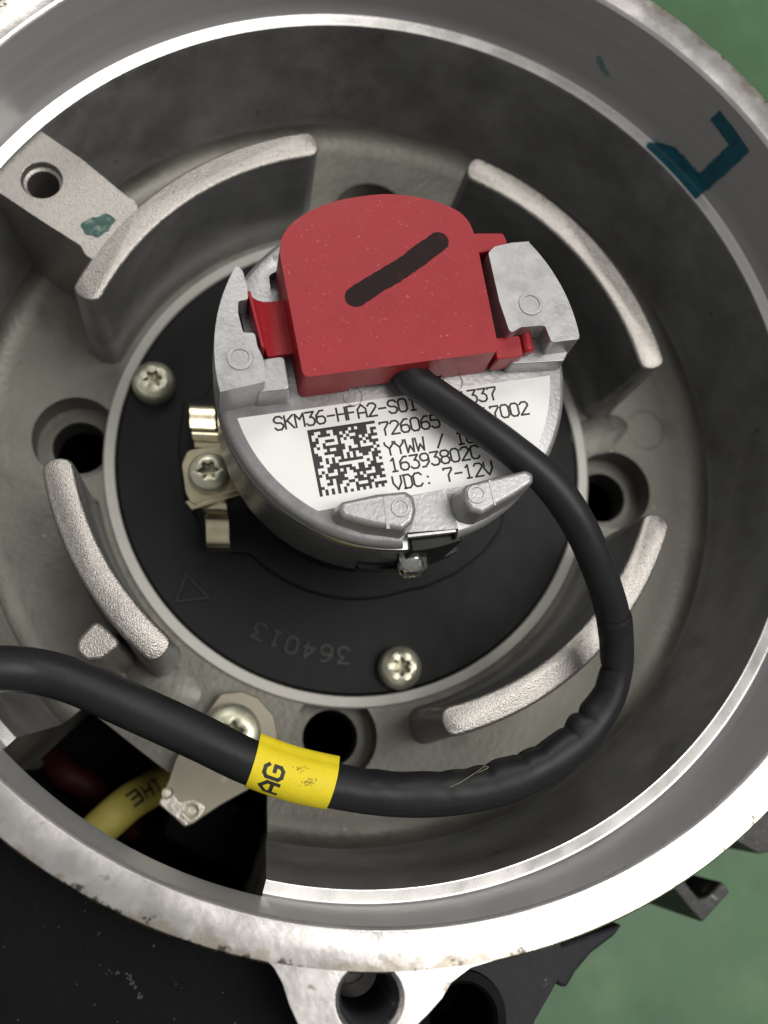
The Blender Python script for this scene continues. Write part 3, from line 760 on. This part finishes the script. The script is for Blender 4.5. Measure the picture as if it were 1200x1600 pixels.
c = (18.4 * math.cos(sa), 18.4 * math.sin(sa), 24.6)
screw('clamp_screw', c, 'small bright screw clamping the strap at the front of the encoder', 'screw', 1.7, 1.5, 0.6, m='steel', axis=ax, depth=0.5, shaft=1)
V, F = lathe([(0, 0), (1.45, 0), (1.45, 0.25), (0.55, 1.3), (0, 1.5)], 32, False, (0, 0, 1), (c[0] - 0.3, c[1] - 0.1, 26.9)); obj('screw_bracket', V, F, 'steel', N_)

# ------------------------------------------------------------------ gold spring clip and its screw
G = thing('spring_clip', (-20, -4, 1), 'gold coloured spring steel clip clamping the encoder at its left side', 'clip')
cp = [(-21.43, -2.34), (-18.1, -1.62), (-15.4, -1.82), (-14.63, -6.78), (-20.6, -9.23), (-21.42, -7.68), (-22.03, -4.13)]
V, F = prism(rounded(cp, 1.0, 5), 8.9, 9.5); obj('clip_plate', V, F, 'gold', G, bevel=0.12)
V, F = prism([(-21.53, -8.63), (-14.63, -6.62), (-14.53, -7.42), (-20.58, -9.7)], 7.6, 9.2); obj('clip_flange', V, F, 'gold', G, bevel=0.15)
def strip(name, prof, x0, x1, th=0.45):
    """bent strip: prof [(y, z)] swept from x0(y) to x1(y)"""
    pts = spline([(0, y, z) for y, z in prof], 6)
    V = []; F = []
    for i, p in enumerate(pts):
        t = (pts[min(i + 1, len(pts) - 1)] - pts[max(i - 1, 0)]).normalized(); n_ = Vector((0, -t.z, t.y)) * th / 2
        f = i / (len(pts) - 1)
        a = x0[0] + (x0[1] - x0[0]) * f; b = x1[0] + (x1[1] - x1[0]) * f
        for x, q in ((a, p + n_), (b, p + n_), (b, p - n_), (a, p - n_)): V.append((x, q.y, q.z))
    for i in range(len(pts) - 1):
        for k in range(4): F.append((i * 4 + k, i * 4 + (k + 1) % 4, i * 4 + 4 + (k + 1) % 4, i * 4 + 4 + k))
    F += [(0, 1, 2, 3), tuple(range(len(V) - 4, len(V)))]
    return obj(name, V, F, 'gold', G, 50, bevel=0.08)
strip('spring_tab', [(5.0, 1.2), (5.3, 3.6), (4.6, 4.7), (2.6, 5.0), (1.4, 5.4), (0.9, 7.2), (0.2, 8.0), (-0.6, 7.8), (-1.0, 8.6), (-2.0, 9.1)], (-21.9, -20.6), (-18.9, -17.4))
strip('spring_tab', [(-13.0, 1.2), (-13.2, 3.6), (-12.6, 4.9), (-10.4, 5.3), (-9.5, 6.0), (-9.0, 7.3), (-8.2, 7.6), (-7.6, 8.9)], (-18.6, -19.6), (-15.7, -16.7))
sp_ = (-18.79, -5.26, 10.6)
screw('clip_screw', (sp_[0], sp_[1], 9.55), 'slotted six lobe screw fixing the gold clip', 'screw', 2.45, 1.7, 1.0, rot=0.12, slots=True, depth=0.7, shaft=5)

# ------------------------------------------------------------------ red connector cover
RC = thing('connector_cover', el(0, 6.0, 33.1), 'red plastic connector cover with black marker stroke on the encoder', 'connector cover')
top = [(-9.64, -3.28), (-12.18, 9.33), (-11.91, 11.34), (-10.45, 13.33), (-7.37, 15.27), (-3.84, 16.37), (-0.98, 16.8), (2.49, 16.57), (5.39, 15.68), (6.76, 14.44), (7.52, 12.51), (9.59, 0.57)]
top = [top[0]] + [tuple(p[:2]) for p in spline([(a, b, 0) for a, b in top[1:-1]], 5)] + [top[-1]]
V, F = prism(rounded(top, 0.7, 4), 33.1, 38.5, 0.12)
cv = obj('cover_shell', V, F, 'red')
cx = Vector((1.26, -0.28, 34.9)); d_ = Vector((-sn * -1, cs * -1, 0))
V2, F2 = lathe([(0, -4), (2.15, -4), (2.15, 3), (0, 3)], 32, False, (sn, -cs, 0), (cx.x, cx.y, 34.6))
V3, F3 = prism([(cx.x + a * cs - b * sn, cx.y + a * sn + b * cs) for a, b in ((-6.2, -4), (3.4, -4), (3.4, 1.2), (-6.2, 1.2))], 32, 33.9)
cut(cv, [(V2, F2), (V3, F3)])
add_bevel(cv, 0.65, 4, 40); parent_to(cv, RC)
V, F = ribbon(lambda a, b: (a, b, 38.53), [(-5.55, 4.68), (-3.17, 6.55), (-0.29, 8.61), (2.31, 10.82), (4.42, 12.61)], 2.1, rough=0.035, seed=11)
obj('marker_stroke', V, F, 'ink', RC)
def loft(A, Bp, th):
    A = [Vector(p) for p in A]; Bp = [Vector(p) for p in Bp]; n = len(A); V = []; F = []
    dn = Vector((0, 0, -th))
    for p in A: V.append(p[:])
    for p in Bp: V.append(p[:])
    for p in A: V.append((p + dn + Vector((0.25, 0, 0)))[:])
    for p in Bp: V.append((p + dn + Vector((0.25, 0, 0)))[:])
    for i in range(n - 1):
        F.append((i, i + 1, n + i + 1, n + i)); F.append((2 * n + i, 2 * n + i + 1, 3 * n + i + 1, 3 * n + i))
        F.append((i, i + 1, 2 * n + i + 1, 2 * n + i)); F.append((n + i, n + i + 1, 3 * n + i + 1, 3 * n + i))
    F.append((0, n, 3 * n, 2 * n)); F.append((n - 1, 2 * n - 1, 4 * n - 1, 3 * n - 1))
    return V, F
V, F = loft([(-14.89, 5.1, 38.2), (-14.68, 5.24, 37.2), (-14.22, 5.4, 36.2), (-13.45, 5.52, 35.6), (-12.37, 5.81, 35.3), (-10.98, 6.18, 35.3)],
            [(-13.39, -0.47, 38.2), (-13.29, -0.39, 37.2), (-13.13, -0.37, 36.2), (-12.61, -0.17, 35.6), (-11.98, 0.12, 35.3), (-10.23, 0.5, 35.3)], 0.7)
obj('left_latch', V, F, 'red', RC, 60)
V, F = prism([(-15.21, 5.43), (-14.84, 5.32), (-13.34, -0.38), (-13.7, -0.4)], 34.2, 38.3); obj('latch_lip', V, F, 'red', RC, bevel=0.12)
V, F = prism(rounded([(7.41, 13.8), (10.65, 14.07), (11.04, 13.24), (11.01, 12.37), (7.63, 11.53)], 0.4, 3), 34, 37.4); obj('upper_hinge_tab', V, F, 'red', RC, bevel=0.25)
V, F = prism(rounded([(9.71, 2.71), (12.25, 3.15), (12.58, 0.96), (9.78, 0.38)], 0.3, 3), 33.6, 36.8); obj('lower_hinge_tab', V, F, 'red', RC, bevel=0.3)
a_ = Vector((12.92, 3.57, 36.4)); b_ = Vector((13.25, 1.44, 36.4)); dd = (b_ - a_)
V, F = lathe([(0, 0), (0.45, 0.02), (0.62, 0.2), (0.62, dd.length - 0.2), (0.45, dd.length - 0.02), (0, dd.length)], 20, False, tuple(dd), tuple(a_)); obj('hinge_pin', V, F, 'red', RC)

# ------------------------------------------------------------------ cable
K_ = thing('cable', (4.22, -42.24, 17), 'black cable looping out of the red cover around the housing', 'cable')
cp = [(0.41, 0.54, 35.3), (1.49, -1.61, 35.4), (3.97, -3.5, 35.6), (6.96, -5.69, 36), (10.99, -8.36, 35.8), (15.18, -11.37, 34.9), (18.67, -15.18, 33.4), (21.58, -19.3, 30.8), (24.21, -22.99, 27.2), (25.54, -26.1, 24.8)]
V, F = tube(spline(cp, 12), lambda i, s, a: 1.68 + 0.003 * s + 0.03 * math.sin(a * 2 + s * 0.4), 28); obj('cable_sheath', V, F, 'sheath', K_)
spth = [(24.58, -23.63, 26.9), (25.58, -26.09, 24.7), (26.07, -29.05, 23.2), (25.11, -32.43, 22.2), (22.52, -35.83, 21.7), (18.77, -38.72, 21.4), (13.82, -40.96, 21.2), (8.59, -41.98, 21.2), (3.47, -42.15, 21.2), (-1.28, -41.79, 21.4), (-5.3, -41.13, 21.6), (-9.27, -40.22, 21.8), (-13.55, -38.69, 22), (-17.8, -36.72, 22.3), (-22.34, -34.65, 22.6), (-26.82, -32.67, 23), (-31.24, -30.9, 23.4), (-35.5, -29.99, 24), (-39.88, -30.14, 26), (-42.84, -31.07, 30), (-46.14, -32.24, 35)]
SP = spline(spth, 30)
wr = [rnd.uniform(-.4, .4) for _ in range(40)]
def srad(i, s, a):
    kn = ((0, 1.90), (3, 1.86), (7, 1.68), (11, 1.82), (16, 2.05), (24, 2.30), (999, 2.32)); r = 2.32
    for (s0, r0), (s1, r1) in zip(kn[:-1], kn[1:]):
        if s0 <= s < s1: t_ = (s - s0) / (s1 - s0); r = r0 + (r1 - r0) * t_ * t_ * (3 - 2 * t_)
    if s < 0.5: r -= 0.12 * (1 - s / 0.5)
    env = math.exp(-((s - 16) / 12.5) ** 6)
    inn = max(0.0, math.cos(a - 0.2)) ** 2.6          # towards the inside of the bend
    k = s / 3.3 + 0.16 * math.sin(s * 0.9)
    w = abs(math.sin(PI * k)) ** 0.55
    r += (0.62 * w - 0.30) * env * inn * (0.75 + 0.35 * math.sin(s * 0.55))
    env2 = math.exp(-((s - 34) / 12) ** 2)
    r += 0.06 * env2 * max(0, math.cos(a - 0.4)) * math.sin(s * 1.5 + math.sin(s * .8))
    r += 0.04 * math.sin(a * 2 + s * 0.23) + 0.03 * math.sin(a * 3 - s * 0.4)
    return r
V, F = tube(SP, srad, 40); obj('shrink_sleeve', V, F, 'sleeve', K_, 60)

# lint fibre on the sleeve
fb = spline([(7.12, -41.36, 24.2), (8.18, -40.85, 24.6), (9.62, -39.96, 24.8), (10.54, -39.32, 25.2), (10.87, -39.38, 25.5), (10.17, -39.77, 25.3), (9.78, -39.9, 25)], 8)
V, F = tube(fb, lambda i, s, a: 0.032, 6); tag(obj('lint_fibre', V, F, 'fibre'), 'pale curled fibre stuck on the black cable sleeve', 'fibre')

# yellow cable marker: an open wrap round the sleeve
i0 = min(range(len(SP)), key=lambda i: (SP[i] - Vector((-4.67, -41.29, 22.6))).length); i1 = min(range(len(SP)), key=lambda i: (SP[i] - Vector((-12.9, -38.98, 24.5))).length)
seg = SP[i0:i1 + 1]
def wrap_pt(f, phi, r):
    x = f * (len(seg) - 1); i = min(int(x), len(seg) - 2); p = seg[i].lerp(seg[i + 1], x - i)
    t = (seg[-1] - seg[0]).normalized(); side = t.cross(Vector((0, 0, 1))).normalized(); up = side.cross(t)
    return (p + (side * math.cos(phi) + up * math.sin(phi)) * r)[:]
Y_ = thing('cable_marker', (-8.67, -40.31, 20.6), 'yellow printed marker wrapped around the black cable', 'cable marker')
V = []; F = []; nu = 14; nv = 44
def wr_r(phi): return 2.46 + (0.62 if phi < rad(24) else 0) * (1 - phi / rad(24)) if phi >= 0 else 3.08
for th in (0.0, -0.2):
    for i in range(nu + 1):
        for j in range(nv + 1):
            phi = rad(-8 + 330 * j / nv); V.append(wrap_pt(i / nu, phi, wr_r(phi) + th))
q = (nu + 1) * (nv + 1); w1 = nv + 1
for i in range(nu):
    for j in range(nv):
        a = i * w1 + j; F.append((a, a + 1, a + w1 + 1, a + w1)); F.append((q + a, q + a + w1, q + a + w1 + 1, q + a + 1))
for j in range(nv):
    F.append((j, j + 1, q + j + 1, q + j)); a = nu * w1 + j; F.append((a, a + 1, q + a + 1, q + a))
for i in range(nu):
    a = i * w1; F.append((a, a + w1, q + a + w1, q + a)); a += nv; F.append((a, a + w1, q + a + w1, q + a))
obj('wrap', V, F, 'yellow', Y_, 50)
Ltot = sum((seg[i + 1] - seg[i]).length for i in range(len(seg) - 1))
def place_mark(a, b, c):                                   # reads round the cable, tops towards the far end
    return wrap_pt((Ltot - 2.9 + b) / Ltot, rad(147) - a / 2.5, 2.48 + c)
V, F = lettering('AG', place_mark, 1.75, 1.75, 1.25, 0.37, 0.01, True); obj('printed_letters', V, F, 'print', Y_, 0)
def specks(place, n, ra, rb, r, seed):
    """a smudge of many small uneven specks, as one part"""
    q = random.Random(seed); V = []; F = []
    for k in range(n):
        x = q.gauss(0, ra); y = q.gauss(0, rb) + 0.4 * x; rr_ = r * q.uniform(0.4, 1.3)
        b = len(V); h = q.randrange(5, 9)
        V += [place(x + rr_ * q.uniform(.6, 1.2) * math.cos(6.283 * j / h), y + rr_ * q.uniform(.6, 1.2) * math.sin(6.283 * j / h), k * 0.0006) for j in range(h)]
        F.append(tuple(range(b, b + h)))
    return V, F
for f_, ph_, n_ in ((0.34, 92, 60), (0.47, 66, 34)):
    V, F = specks(lambda a, b, c: wrap_pt(f_ + a / Ltot, rad(ph_) + b / 2.5, 2.472 + c), n_, 0.36, 0.22, 0.065, int(ph_)); obj('smudge', V, F, 'smudge', Y_, 0)
